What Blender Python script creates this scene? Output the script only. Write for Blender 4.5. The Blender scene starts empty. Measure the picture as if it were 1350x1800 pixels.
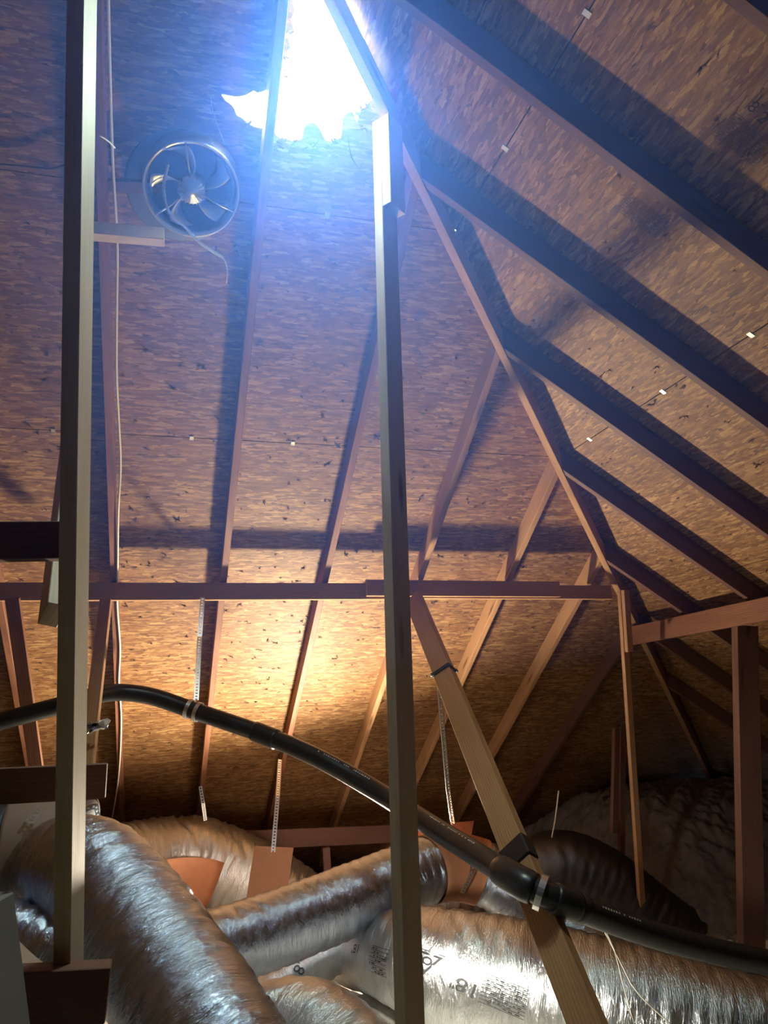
import bpy, bmesh, math, random
from mathutils import Vector, Matrix, noise
from mathutils.geometry import tessellate_polygon
V = Vector
rnd = random.Random(7)
scene = bpy.context.scene
C = scene.collection

# ------------------------------------------------------------------ camera
W, H, FPX = 1350, 1800, 1334.34
TILT, YAW, ROLL, PITCH = math.radians(14.4636), math.radians(16.6308), math.radians(-2.6323), math.radians(33.2504)
F = V((math.sin(YAW)*math.cos(TILT), math.cos(YAW)*math.cos(TILT), math.sin(TILT)))
R0 = V((math.cos(YAW), -math.sin(YAW), 0)); U0 = R0.cross(F)
R = R0*math.cos(ROLL) + U0*math.sin(ROLL); U = U0*math.cos(ROLL) - R0*math.sin(ROLL)
cd = bpy.data.cameras.new('camera'); cam = bpy.data.objects.new('camera', cd); C.objects.link(cam)
m = Matrix((R, U, -F)).transposed().to_4x4()
cam.matrix_world = m
cd.sensor_fit = 'VERTICAL'; cd.sensor_height = 36; cd.lens = 36*FPX/H; cd.clip_start = .02
scene.camera = cam

# ------------------------------------------------------------------ sky, lamps, exposure
scene.view_settings.view_transform = 'Standard'; scene.view_settings.look = 'None'
scene.view_settings.exposure = 0; scene.view_settings.gamma = 1
scene.view_settings.use_curve_mapping = False
scene.cycles.volume_step_rate = 2.5; scene.cycles.max_bounces = 7; scene.cycles.diffuse_bounces = 3; scene.cycles.glossy_bounces = 4; scene.cycles.volume_bounces = 0
wd = bpy.data.worlds.new('sky'); scene.world = wd; wd.use_nodes = True
bg = wd.node_tree.nodes['Background']
bg.inputs[0].default_value = (.48, .68, 1, 1); bg.inputs[1].default_value = 185
def point_lamp(name, loc, power, col, rad):
    l = bpy.data.lights.new(name, 'POINT'); l.energy = power; l.color = col; l.shadow_soft_size = rad
    o = bpy.data.objects.new(name, l); o.location = loc; C.objects.link(o); return o
def spot_lamp(name, loc, aim, power, col, rad, half, blend):
    l = bpy.data.lights.new(name, 'SPOT'); l.energy = power; l.color = col; l.shadow_soft_size = rad
    l.spot_size = 2*math.radians(half); l.spot_blend = blend
    o = bpy.data.objects.new(name, l); o.location = loc; C.objects.link(o)
    o.rotation_euler = V(aim).to_track_quat('-Z', 'Y').to_euler(); return o
work = spot_lamp('work_lamp', (1.12, 5.45, -1.13), (-.37, -.72, .65), 690, (1, .86, .66), .10, 88, .9)
spill = point_lamp('work_lamp', (1.12, 5.45, -1.13), 10, (1, .86, .66), .10)
work2 = spot_lamp('work_lamp', (.92, 3.05, -.85), (.72, .10, -.55), 46, (1, .93, .78), .04, 76, .8)

# ------------------------------------------------------------------ roof geometry
S = .61
TP = math.tan(PITCH); CP = math.cos(PITCH); SP = math.sin(PITCH)
XH, YH, ZH = 1.5627, 3.1049, 1.6849
HR = .11            # rafter depth, square to the slope
FLOOR = -1.5
DX = XH - YH        # the hip in plan: x = y + DX
ZR = 3.15           # ridge height
def J(k): return V((XH+k*S, YH+k*S, ZH-k*S*TP))
NB = V((0, SP, CP)); NR = V((SP, 0, CP))      # outward normals of the two slopes
VB = V((0, -CP, SP)); VR = V((-CP, 0, SP))    # up-slope directions
def ray(px, py): return F + R*((px-W/2)/FPX) - U*((py-H/2)/FPX)
def at(px, py, Y): r = ray(px, py); return r*(Y/r.y)
def atx(px, py, X): r = ray(px, py); return r*(X/r.x)
def atz(px, py, Z): r = ray(px, py); return r*(Z/r.z)
def on_plane(px, py, n, off): r = ray(px, py); return r*((n.dot(J(0))+off)/n.dot(r))
def on_back(px, py, off=0): return on_plane(px, py, NB, off)
def on_right(px, py, off=0): return on_plane(px, py, NR, off)
def zb(y, off=0): return ZH - TP*(y-YH) + off/CP
def zr(x, off=0): return ZH - TP*(x-XH) + off/CP

# ------------------------------------------------------------------ node helpers and materials
def new_mat(name):
    mt = bpy.data.materials.new(name); mt.use_nodes = True
    nt = mt.node_tree; return mt, nt, nt.nodes['Principled BSDF']
class N:
    def __init__(s, nt): s.nt = nt
    def node(s, t, **k):
        n = s.nt.nodes.new(t)
        for a, b in k.items(): setattr(n, a, b)
        return n
    def put(s, sock, v):
        if hasattr(v, 'links'): s.nt.links.new(v, sock)
        else: sock.default_value = v
    def math(s, op, a, b=0.0, c=None):
        n = s.node('ShaderNodeMath', operation=op); s.put(n.inputs[0], a); s.put(n.inputs[1], b)
        if c is not None: s.put(n.inputs[2], c)
        return n.outputs[0]
    def mix(s, f, a, b, mode='MIX'):
        n = s.node('ShaderNodeMix', data_type='RGBA', blend_type=mode); s.put(n.inputs[0], f); s.put(n.inputs[6], a); s.put(n.inputs[7], b)
        return n.outputs[2]
    def ramp(s, f, stops):
        n = s.node('ShaderNodeValToRGB'); e = n.color_ramp.elements
        while len(e) < len(stops): e.new(.5)
        for el, (p, c) in zip(e, stops): el.position = p; el.color = (*c, 1)
        s.put(n.inputs[0], f); return n.outputs[0]
    def mapping(s, vec, rot=(0, 0, 0), scale=(1, 1, 1), loc=(0, 0, 0)):
        n = s.node('ShaderNodeMapping'); s.put(n.inputs[0], vec); n.inputs[1].default_value = loc; n.inputs[2].default_value = rot; n.inputs[3].default_value = scale
        return n.outputs[0]
    def noise(s, vec, scale, detail=3, rough=.5, dist=0):
        n = s.node('ShaderNodeTexNoise'); s.put(n.inputs['Vector'], vec); n.inputs['Scale'].default_value = scale
        n.inputs['Detail'].default_value = detail; n.inputs['Roughness'].default_value = rough; n.inputs['Distortion'].default_value = dist
        return n
    def bump(s, h, strength, dist, normal=None):
        n = s.node('ShaderNodeBump'); s.put(n.inputs['Height'], h); n.inputs['Strength'].default_value = strength; n.inputs['Distance'].default_value = dist
        if normal is not None: s.put(n.inputs['Normal'], normal)
        return n.outputs[0]

def osb_mat():
    mt, nt, bs = new_mat('oriented_strand_board'); g = N(nt)
    co = g.node('ShaderNodeTexCoord').outputs['Object']
    wob = g.noise(co, 30, 2).outputs['Color']
    co2 = g.mix(.006, co, wob, 'ADD')
    best_v = best_c = best_e = None
    for i, (ang, ln, wdt, wt) in enumerate(((3, 10, 60, .95), (-17, 12, 55, .93), (24, 11, 60, .95), (-44, 16, 62, .94), (62, 18, 70, .93), (-78, 20, 75, .86), (9, 13, 100, .95), (-6, 8, 70, .95), (36, 26, 90, .95), (-28, 24, 95, .95))):
        mp = g.mapping(co2, (0, 0, math.radians(ang)), (ln, wdt, 0), (i*3.7, i*1.9, 0))
        vo = g.node('ShaderNodeTexVoronoi', voronoi_dimensions='2D', feature='F1', distance='CHEBYCHEV'); g.put(vo.inputs['Vector'], mp); vo.inputs['Scale'].default_value = 1
        vo.inputs['Randomness'].default_value = .62
        sp = g.node('ShaderNodeSeparateColor'); g.put(sp.inputs[0], vo.outputs['Color'])
        pr = g.math('SUBTRACT', g.math('MULTIPLY', sp.outputs[0], wt), g.math('MULTIPLY', g.math('POWER', vo.outputs['Distance'], 2), .16))
        val = g.math('ADD', g.math('MULTIPLY', sp.outputs[1], .5), g.math('MULTIPLY', g.noise(mp, 2.2, 4, .65).outputs['Fac'], .58))
        if best_v is None: best_v, best_c = pr, val
        else:
            f = g.math('GREATER_THAN', pr, best_v)
            mx = g.node('ShaderNodeMix', data_type='FLOAT'); g.put(mx.inputs[0], f); g.put(mx.inputs[2], best_c); g.put(mx.inputs[3], val)
            best_c = mx.outputs[0]; best_v = g.math('MAXIMUM', pr, best_v)
    col = g.ramp(best_c, [(.15, (.095, .039, .015)), (.32, (.165, .076, .029)), (.5, (.225, .112, .043)), (.66, (.285, .157, .063)), (.85, (.46, .295, .138))])
    fine = g.noise(g.mapping(co, (0, 0, .05), (16, 190, 1)), 1, 4, .6).outputs['Fac']
    col = g.mix(.5, col, g.ramp(fine, [(.3, (.6, .55, .5)), (.7, (1.15, 1.15, 1.15))]), 'MULTIPLY')
    big = g.noise(co, 2.2, 2).outputs['Fac']
    col = g.mix(.5, col, g.ramp(big, [(.3, (.85, .76, .72)), (.7, (1.08, 1.08, 1.05))]), 'MULTIPLY')
    gap = g.ramp(best_v, [(.56, (1, 1, 1)), (.64, (0, 0, 0))])
    col = g.mix(g.math('MULTIPLY', gap, .8), col, (.045, .02, .011, 1))
    oi = g.node('ShaderNodeObjectInfo').outputs['Random']
    col = g.mix(1, col, g.ramp(oi, [(0, (.92, .9, .88)), (1, (1.06, 1.04, 1.0))]), 'MULTIPLY')
    g.put(bs.inputs['Base Color'], col); bs.inputs['Roughness'].default_value = .6
    bs.inputs['Specular IOR Level'].default_value = .35
    hh = g.math('ADD', best_v, g.math('MULTIPLY', fine, .12))
    g.put(bs.inputs['Normal'], g.bump(hh, .9, .006))
    return mt

def wood_mat(name, dark, mid, light, rough=.6):
    mt, nt, bs = new_mat(name); g = N(nt)
    tc = g.node('ShaderNodeTexCoord').outputs['Object']
    oi = g.node('ShaderNodeObjectInfo').outputs['Random']
    ofs = g.node('ShaderNodeCombineXYZ'); g.put(ofs.inputs[0], g.math('MULTIPLY', oi, 37)); g.put(ofs.inputs[1], g.math('MULTIPLY', oi, 3.1))
    va = g.node('ShaderNodeVectorMath', operation='ADD'); g.put(va.inputs[0], tc); g.put(va.inputs[1], ofs.outputs[0]); co = va.outputs[0]
    warp = g.noise(g.mapping(co, scale=(.9, 5, 5)), 1, 2).outputs['Color']
    cw = g.mix(.035, co, warp, 'ADD')
    wv = g.node('ShaderNodeTexWave', wave_type='RINGS', rings_direction='X'); g.put(wv.inputs['Vector'], g.mapping(cw, (0, .03, .02), (.6, 1, 1), (0, .06, .03)))
    wv.inputs['Scale'].default_value = 26; wv.inputs['Distortion'].default_value = 1.5; wv.inputs['Detail'].default_value = 2
    fib = g.noise(g.mapping(co, scale=(6, 260, 260)), 1, 3, .6).outputs['Fac']
    f = g.math('ADD', g.math('MULTIPLY', wv.outputs['Fac'], .2), g.math('ADD', g.math('MULTIPLY', fib, .6), .12))
    col = g.ramp(f, [(.15, dark), (.5, mid), (.85, light)])
    blot = g.noise(g.mapping(co, scale=(2.0, 8, 8)), 1, 3).outputs['Fac']
    col = g.mix(.6, col, g.ramp(blot, [(.3, (.72, .66, .6)), (.65, (1.05, 1.05, 1.05))]), 'MULTIPLY')
    kn = g.node('ShaderNodeTexVoronoi'); g.put(kn.inputs['Vector'], g.mapping(cw, scale=(1.6, 9, 9))); kn.inputs['Scale'].default_value = 1
    kf = g.ramp(kn.outputs['Distance'], [(.06, (.3, .2, .12)), (.16, (1, 1, 1))])
    col = g.mix(.8, col, kf, 'MULTIPLY')
    g.put(bs.inputs['Base Color'], col); bs.inputs['Roughness'].default_value = rough; bs.inputs['Specular IOR Level'].default_value = .3
    g.put(bs.inputs['Normal'], g.bump(f, .25, .002))
    return mt

def foil_mat(name, tint, rough, crinkle=1.0):
    mt, nt, bs = new_mat(name); g = N(nt)
    uv = g.node('ShaderNodeTexCoord').outputs['UV']
    a = g.noise(g.mapping(uv, (0, 0, .22), (70, 11, 1)), 1, 5, .62, .7).outputs['Fac']
    b = g.noise(g.mapping(uv, (0, 0, -.35), (190, 45, 1)), 1, 4, .65, .5).outputs['Fac']
    big = g.noise(g.mapping(uv, (0, 0, .1), (14, 5, 1)), 1, 2).outputs['Fac']
    r1 = g.math('MAXIMUM', 0, g.math('SUBTRACT', 1, g.math('ABSOLUTE', g.math('MULTIPLY', g.math('SUBTRACT', a, .5), 7))))
    h = g.math('ADD', g.math('ADD', g.math('MULTIPLY', r1, .25), g.math('MULTIPLY', a, .9)), g.math('ADD', g.math('MULTIPLY', b, .8), g.math('MULTIPLY', big, .8)))
    g.put(bs.inputs['Normal'], g.bump(h, .5*crinkle, .008))
    bs.inputs['Metallic'].default_value = 1
    sm = g.noise(uv, 14, 3).outputs['Fac']
    g.put(bs.inputs['Base Color'], g.mix(sm, (*[c*.8 for c in tint], 1), (*tint, 1)))
    g.put(bs.inputs['Roughness'], g.math('ADD', rough, g.math('MULTIPLY', sm, .1)))
    return mt

def plain(name, col, rough=.6, metal=0.0, var=.2, scale=20, bump=0.0):
    mt, nt, bs = new_mat(name); g = N(nt)
    co = g.node('ShaderNodeTexCoord').outputs['Object']
    n = g.noise(co, scale, 4).outputs['Fac']
    g.put(bs.inputs['Base Color'], g.mix(n, (*[c*(1-var) for c in col], 1), (*[min(1, c*(1+var)) for c in col], 1)))
    bs.inputs['Roughness'].default_value = rough; bs.inputs['Metallic'].default_value = metal
    if bump: g.put(bs.inputs['Normal'], g.bump(n, bump, .01))
    return mt

M = dict(
    osb=osb_mat(),
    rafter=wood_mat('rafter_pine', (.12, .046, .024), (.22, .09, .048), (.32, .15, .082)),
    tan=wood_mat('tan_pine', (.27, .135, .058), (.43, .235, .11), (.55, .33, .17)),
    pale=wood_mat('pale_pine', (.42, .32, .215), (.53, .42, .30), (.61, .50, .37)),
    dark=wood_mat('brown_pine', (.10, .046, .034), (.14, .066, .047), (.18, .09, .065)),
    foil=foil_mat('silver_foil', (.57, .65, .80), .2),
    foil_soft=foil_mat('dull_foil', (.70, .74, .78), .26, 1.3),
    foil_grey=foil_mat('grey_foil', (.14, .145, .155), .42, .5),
    pipe=plain('black_plastic', (.018, .020, .022), .32, 0, .3, 40),
    steel=plain('galvanized_steel', (.72, .74, .76), .34, 1.0, .12, 60),
    alu=plain('fan_metal', (.50, .51, .52), .38, 1.0, .15, 30),
    card=plain('brown_cardboard', (.40, .17, .085), .8, 0, .12, 25),
    card_pale=plain('faded_cardboard', (.42, .29, .22), .85, 0, .12, 25),
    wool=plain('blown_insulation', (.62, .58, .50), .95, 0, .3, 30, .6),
    wool_shaded=plain('shaded_insulation', (.16, .135, .115), .95, 0, .4, 18, .6),  # greyish-brown fill, its colour darkened further for the shade in the right corner
    felt=plain('roofing_felt', (.03, .03, .032), .9, 0, .3, 30),
    flange=plain('painted_flange', (.10, .11, .12), .6, 0, .2, 12),
    cable=plain('white_cable', (.72, .66, .56), .5, 0, .1, 30),
    wire=plain('dark_wire', (.05, .05, .055), .5, 0, .2, 30),
    nail=plain('nail_steel', (.12, .11, .10), .5, .6, .2, 60),
    splint=plain('split_wood', (.12, .06, .032), .8, 0, .4, 60),
    ink=plain('black_ink', (.02, .02, .022), .6, 0, .1, 10),
    stamp_ink=plain('stamp_ink', (.045, .03, .022), .7, 0, .3, 60),
    weathered=plain('weathered_wood', (.17, .15, .135), .8, 0, .2, 14),
    faint_ink=plain('faint_ink', (.12, .065, .036), .7, 0, .3, 60),
    white_ink=plain('white_ink', (.7, .7, .7), .6, 0, .1, 10),
    gyp=plain('attic_floor', (.35, .30, .24), .9, 0, .3, 12),
)

# ------------------------------------------------------------------ object helpers
def link(name, me, mat, parent=None, loc=None):
    o = bpy.data.objects.new(name, me); C.objects.link(o)
    if mat is not None: me.materials.append(M[mat] if isinstance(mat, str) else mat)
    if parent is not None:
        o.parent = parent; o.matrix_parent_inverse = parent.matrix_world.inverted()
    return o
def tag(o, label, cat, group=None):
    o['label'] = label; o['category'] = cat
    if group: o['group'] = group
    return o
def pydata(name, vs, fs, mat, parent=None, smooth=False, uvs=None):
    me = bpy.data.meshes.new(name); me.from_pydata([tuple(v) for v in vs], [], fs); me.update()
    if smooth: me.polygons.foreach_set('use_smooth', [True]*len(me.polygons))
    if uvs:
        ul = me.uv_layers.new(name='UVMap')
        for lp in me.loops: ul.data[lp.index].uv = uvs[lp.vertex_index]
    return link(name, me, mat, parent)
def empty(name, loc):
    o = bpy.data.objects.new(name, None); C.objects.link(o); o.location = loc; o.empty_display_size = .1
    o.matrix_world = Matrix.Translation(loc); return o

def board(name, p0, p1, side, w, t, mat, parent=None, cut0=None, cut1=None, bevel=.002, bow=0.0):
    """A sawn board from p0 to p1 (centre line); 'side' is the direction of its width w, t its thickness.
    Mesh is in its own axes (x along the grain). cut = (point, normal) trims an end to a plane."""
    p0, p1 = V(p0), V(p1); X = (p1-p0); L = X.length; X.normalize()
    Y = V(side); Y = (Y - X*Y.dot(X)).normalized(); Z = X.cross(Y)
    mw = Matrix((X, Y, Z)).transposed().to_4x4(); mw.translation = p0
    inv = mw.inverted()
    bm = bmesh.new(); nseg = 8 if bow else 1
    rings = []
    for i in range(nseg+1):
        x = L*i/nseg; b = bow*math.sin(math.pi*i/nseg)
        ring = []
        for (y, z) in ((-w/2, -t/2), (w/2, -t/2), (w/2, t/2), (-w/2, t/2)):
            xx = x
            cut = cut0 if i == 0 else (cut1 if i == nseg else None)
            if cut is not None:
                pt = inv @ V(cut[0]); nn = inv.to_3x3() @ V(cut[1])
                if abs(nn.x) > 1e-4: xx = pt.x - (nn.y*(y-pt.y) + nn.z*(z-pt.z))/nn.x
            ring.append(bm.verts.new((xx, y, z+b)))
        rings.append(ring)
    for a, b in zip(rings, rings[1:]):
        for j in range(4): bm.faces.new((a[j], a[(j+1) % 4], b[(j+1) % 4], b[j]))
    bm.faces.new(rings[0][::-1]); bm.faces.new(rings[-1])
    bmesh.ops.recalc_face_normals(bm, faces=bm.faces)
    if bevel: bmesh.ops.bevel(bm, geom=[e for e in bm.edges if len(e.link_faces) == 2 and e.calc_face_angle(0) > .5], offset=bevel, segments=1, affect='EDGES')
    me = bpy.data.meshes.new(name); bm.to_mesh(me); bm.free()
    o = link(name, me, mat); o.matrix_world = mw
    if parent is not None: o.parent = parent; o.matrix_parent_inverse = parent.matrix_world.inverted()
    return o

def catmull(pts, n):
    pts = [V(p) for p in pts]; P = [pts[0]*2-pts[1]] + pts + [pts[-1]*2-pts[-2]]; out = []
    for i in range(1, len(P)-2):
        a, b, c, d = P[i-1:i+3]
        for k in range(n):
            t = k/n
            out.append(.5*((2*b)+(c-a)*t+(2*a-5*b+4*c-d)*t*t+(3*b-a-3*c+d)*t**3))
    out.append(pts[-1]); return out
def resample(pts, step):
    d = [0]
    for a, b in zip(pts, pts[1:]): d.append(d[-1]+(b-a).length)
    n = max(2, int(round(d[-1]/step))); out = []; j = 0
    for i in range(n+1):
        s = d[-1]*i/n
        while j < len(d)-2 and d[j+1] < s: j += 1
        f = (s-d[j])/max(1e-9, d[j+1]-d[j]); out.append(pts[j].lerp(pts[j+1], f))
    return out, d[-1]/n
def frames(pts, up=(0, 0, 1)):
    fr = []; prev = None
    for i in range(len(pts)):
        T = (pts[min(i+1, len(pts)-1)]-pts[max(i-1, 0)]).normalized()
        A = V(up) if prev is None else prev
        A = (A - T*A.dot(T)); A = A.normalized() if A.length > 1e-5 else T.orthogonal().normalized()
        prev = A; fr.append((T, A, T.cross(A)))
    return fr
def tube(name, pts, r, mat, parent=None, seg=12, step=.02, smooth_pts=6, caps=True, fr_up=(0, 0, 1)):
    ps = catmull(pts, smooth_pts) if smooth_pts > 1 else [V(p) for p in pts]
    if step: ps, _ = resample(ps, step)
    fr = frames(ps, fr_up); vs = []; fs = []
    for i, (p, (T, A, B)) in enumerate(zip(ps, fr)):
        rr = r(i/(len(ps)-1)) if callable(r) else r
        for j in range(seg):
            a = 2*math.pi*j/seg; vs.append(p + A*(rr*math.cos(a)) + B*(rr*math.sin(a)))
    for i in range(len(ps)-1):
        for j in range(seg):
            k = (j+1) % seg; fs.append((i*seg+j, i*seg+k, (i+1)*seg+k, (i+1)*seg+j))
    if caps: fs += [tuple(range(seg))[::-1], tuple(range((len(ps)-1)*seg, len(ps)*seg))]
    return pydata(name, vs, fs, mat, parent, True)

class Duct:
    """A flexible duct: a foil sleeve swept along a curve, with real folds, wire ribs and creases."""
    def __init__(s, name, pts, r, mat, label, seed=0, rib=.004, wr=.008, step=.014, seg=72, cat='duct', fold=1.0, parent=None):
        cps = [V(p[:3]) for p in pts]; s.r = r
        ps, st = resample(catmull(cps, 14), step); s.ps = ps; s.fr = frames(ps); s.st = st; s.seg = seg
        n = len(ps); s.grid = []; uvs = []; vs = []
        for i in range(n):
            u = i*st; row = []
            rr = r(i/(n-1)) if callable(r) else r
            T, A, B = s.fr[i]
            for j in range(seg+1):
                a = 2*math.pi*(j % seg)/seg; ca, sa = math.cos(a), math.sin(a)
                q = V((u*7+seed*9.1, ca*1.2+seed, sa*1.2))
                diag = u*26 + 2.2*noise.noise(V((ca*1.3+seed, sa*1.3, u*1.5))) + .5*math.sin(a+seed)
                fold_v = noise.noise(V((diag, ca*.9+5*seed, sa*.9)))
                d = -wr*fold*max(0, abs(fold_v)*1.8-.15)
                d += wr*.8*noise.noise(V((u*3+seed*3, ca*1.5, sa*1.5)))
                d += wr*.12*noise.noise(V((u*60+seed, ca*5, sa*5)))
                d += rib*math.sin(u*2*math.pi/.06 + a)*.5
                row.append(rr+d)
            s.grid.append(row)
        fs = []
        for i in range(n):
            for j in range(seg+1):
                vs.append(s.point(i, j)); uvs.append((i*st, j/seg*2*math.pi*(r(.5) if callable(r) else r)))
        w = seg+1
        for i in range(n-1):
            for j in range(seg): fs.append((i*w+j, i*w+j+1, (i+1)*w+j+1, (i+1)*w+j))
        c0 = len(vs); vs += [ps[0], ps[-1]]; uvs += [(0, 0), (0, 0)]
        for j in range(seg): fs += [(c0, j+1, j), (c0+1, (n-1)*w+j, (n-1)*w+j+1)]
        s.o = pydata(name, vs, fs, mat, parent, True, uvs)
        if label: tag(s.o, label, cat, 'flexible air ducts')
    def point(s, i, j, off=0.0):
        T, A, B = s.fr[i]; a = 2*math.pi*j/s.seg; rr = s.grid[i][int(round(j)) % s.seg]+off
        return s.ps[i] + A*(rr*math.cos(a)) + B*(rr*math.sin(a))
    def surf(s, u, a, off=0.0):
        fi = max(0, min(len(s.ps)-1.001, u/s.st)); i = int(fi); f = fi-i
        fj = (a/(2*math.pi)*s.seg) % s.seg; j = int(fj); g = fj-j
        rad = (s.grid[i][j]*(1-g)+s.grid[i][(j+1) % s.seg]*g)*(1-f) + (s.grid[i+1][j]*(1-g)+s.grid[i+1][(j+1) % s.seg]*g)*f
        A = s.fr[i][1].lerp(s.fr[i+1][1], f); B = s.fr[i][2].lerp(s.fr[i+1][2], f)
        return s.ps[i].lerp(s.ps[i+1], f) + A*((rad+off)*math.cos(a)) + B*((rad+off)*math.sin(a))
    def find(s, px, py):
        """(u, angle) of the sleeve point the camera sees nearest to a photo point"""
        d = ray(px, py).normalized(); best = None
        for i in range(0, len(s.ps), 2):
            for j in range(0, s.seg, 2):
                p = s.point(i, j); e = (p - d*p.dot(d)).length
                nrm = p - s.ps[i]
                if nrm.dot(d) < 0 and (best is None or e < best[0]): best = (e, i*s.st, 2*math.pi*j/s.seg)
        return best[1], best[2]
    def text(s, body, px, py, size, rot=0.0, name='print', mat='ink'):
        cu = bpy.data.curves.new('t', 'FONT'); cu.body = body; cu.size = size; cu.align_x = 'CENTER'; cu.align_y = 'CENTER'; cu.resolution_u = 3
        to = bpy.data.objects.new('t', cu); me = bpy.data.meshes.new_from_object(to)
        vs = [v.co.copy() for v in me.vertices]; fs = [tuple(p.vertices) for p in me.polygons]
        bpy.data.objects.remove(to); bpy.data.curves.remove(cu); bpy.data.meshes.remove(me)
        s.decal(vs, fs, px, py, rot, name, mat)
    def decal(s, vs, fs, px, py, rot, name='print', mat='ink'):
        u0, a0 = s.find(px, py); r0 = s.r(.5) if callable(s.r) else s.r
        # screen-right direction on the sleeve
        e = .02; p = s.surf(u0, a0); du = s.surf(u0+e, a0)-p; da = s.surf(u0, a0+e/r0)-p
        sgn_u = 1 if du.dot(R) > 0 else -1; sgn_a = 1 if da.dot(U) > 0 else -1
        c, q = math.cos(rot), math.sin(rot); out = []
        for v in vs:
            x, y = v.x*c-v.y*q, v.x*q+v.y*c
            out.append(s.surf(u0+sgn_u*x, a0+sgn_a*y/r0, .004))
        pydata(name, out, fs, mat, s.o)

def strap(name, pts, w, face, mat='steel', parent=None, hole=.018, thick=.0015):
    """Perforated hanger strap: two rails joined by rungs, so the holes are real."""
    ps, st = resample([V(p) for p in pts], hole/2); vs = []; fs = []
    fr = frames(ps, face)
    def boxq(c, X, Y, Z):
        b = len(vs)
        for sx in (-1, 1):
            for sy in (-1, 1):
                for sz in (-1, 1): vs.append(c+X*sx+Y*sy+Z*sz)
        for q in ((0, 1, 3, 2), (4, 6, 7, 5), (0, 4, 5, 1), (2, 3, 7, 6), (0, 2, 6, 4), (1, 5, 7, 3)): fs.append(tuple(b+k for k in q))
    for i in range(len(ps)-1):
        T, A, B = fr[i]; mid = (ps[i]+ps[i+1])/2; h = (ps[i+1]-ps[i])/2
        for sd in (-1, 1): boxq(mid+B*(sd*w*.36), h, B*(w*.14), A*thick)
        if i % 2 == 0: boxq(mid, h, B*(w*.24), A*thick)
    return pydata(name, vs, fs, mat, parent)

# ================================================================== SETTING
def clip(poly, px, py, c):
    out = []
    for i in range(len(poly)):
        a, b = poly[i], poly[(i+1) % len(poly)]
        da, db = px*a[0]+py*a[1]-c, px*b[0]+py*b[1]-c
        if da <= 0: out.append(a)
        if (da < 0) != (db < 0) and abs(da-db) > 1e-12:
            t = da/(da-db); out.append((a[0]+(b[0]-a[0])*t, a[1]+(b[1]-a[1])*t))
    return out
def slab_mesh(loops, thick):
    """extruded polygon with holes in its own axes: face at z=0 (seen from inside), thickness outward"""
    tri = tessellate_polygon([[V((x, y, 0)) for x, y in l] for l in loops])
    flat = [p for l in loops for p in l]; n = len(flat)
    vs = [(x, y, 0) for x, y in flat] + [(x, y, -thick) for x, y in flat]; fs = []
    for t in tri:
        a, b, c = t
        ar = (flat[b][0]-flat[a][0])*(flat[c][1]-flat[a][1])-(flat[b][1]-flat[a][1])*(flat[c][0]-flat[a][0])
        if ar < 0: a, c = c, a
        fs.append((a, b, c)); fs.append((c+n, b+n, a+n))
    k = 0
    for l in loops:
        for i in range(len(l)):
            a, b = k+i, k+(i+1) % len(l); fs.append((a, a+n, b+n, b))
        k += len(l)
    return vs, fs
# sky portal: tells the renderer where daylight comes in (gives off no light of its own)
pl = bpy.data.lights.new('sky_portal', 'AREA'); pl.shape = 'RECTANGLE'; pl.size = .85; pl.size_y = 1.15; pl.cycles.is_portal = True
po = bpy.data.objects.new('sky_portal', pl); C.objects.link(po)
pm = Matrix((V((1, 0, 0)), VB, V((1, 0, 0)).cross(VB)*-1)).transposed().to_4x4()
pm.translation = on_back(560, 40, HR) + NB*.06; po.matrix_world = pm
# slope axes: back: u = x, v = distance up the slope from z=0 of the sheathing face; right: u = -y
def back_mat(off):
    m = Matrix((V((1, 0, 0)), VB, NB*-1)).transposed().to_4x4()
    m = Matrix((V((1, 0, 0)), VB, V((1, 0, 0)).cross(VB))).transposed().to_4x4()
    y0 = YH + (ZH + off/CP)/TP; m.translation = V((0, y0, 0)); return m
def right_mat(off):
    m = Matrix((V((0, -1, 0)), VR, V((0, -1, 0)).cross(VR))).transposed().to_4x4()
    x0 = XH + (ZH + off/CP)/TP; m.translation = V((x0, 0, 0)); return m
MB, MR = back_mat(HR), right_mat(HR)
INVB = MB.inverted(); INVR = MR.inverted()
def uvb(p): q = INVB @ V(p); return (q.x, q.y)
def uvr(p): q = INVR @ V(p); return (q.x, q.y)

# torn hole in the back slope, from its outline
hole_px = [(515, -60), (516, 0), (519, 18), (512, 34), (517, 52), (508, 70), (511, 84), (498, 97), (497, 118), (487, 134), (488, 152), (470, 158), (452, 164), (446, 160),
           (432, 168), (418, 171), (404, 169), (389, 166), (396, 176), (407, 184), (413, 192), (416, 202), (427, 208), (437, 217), (448, 223), (466, 226), (482, 224), (484, 236), (493, 243), (505, 246), (518, 247), (530, 245), (532, 234), (536, 222), (543, 216), (552, 215),
           (560, 224), (567, 236), (572, 246), (582, 248), (590, 246), (599, 242), (601, 230), (602, 212), (606, 203), (613, 197), (619, 196), (624, 204), (627, 214), (632, 203), (634, 196), (642, 186), (650, 178), (668, 176)]
hole = [uvb(on_back(x, y, HR)) for x, y in hole_px]
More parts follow.
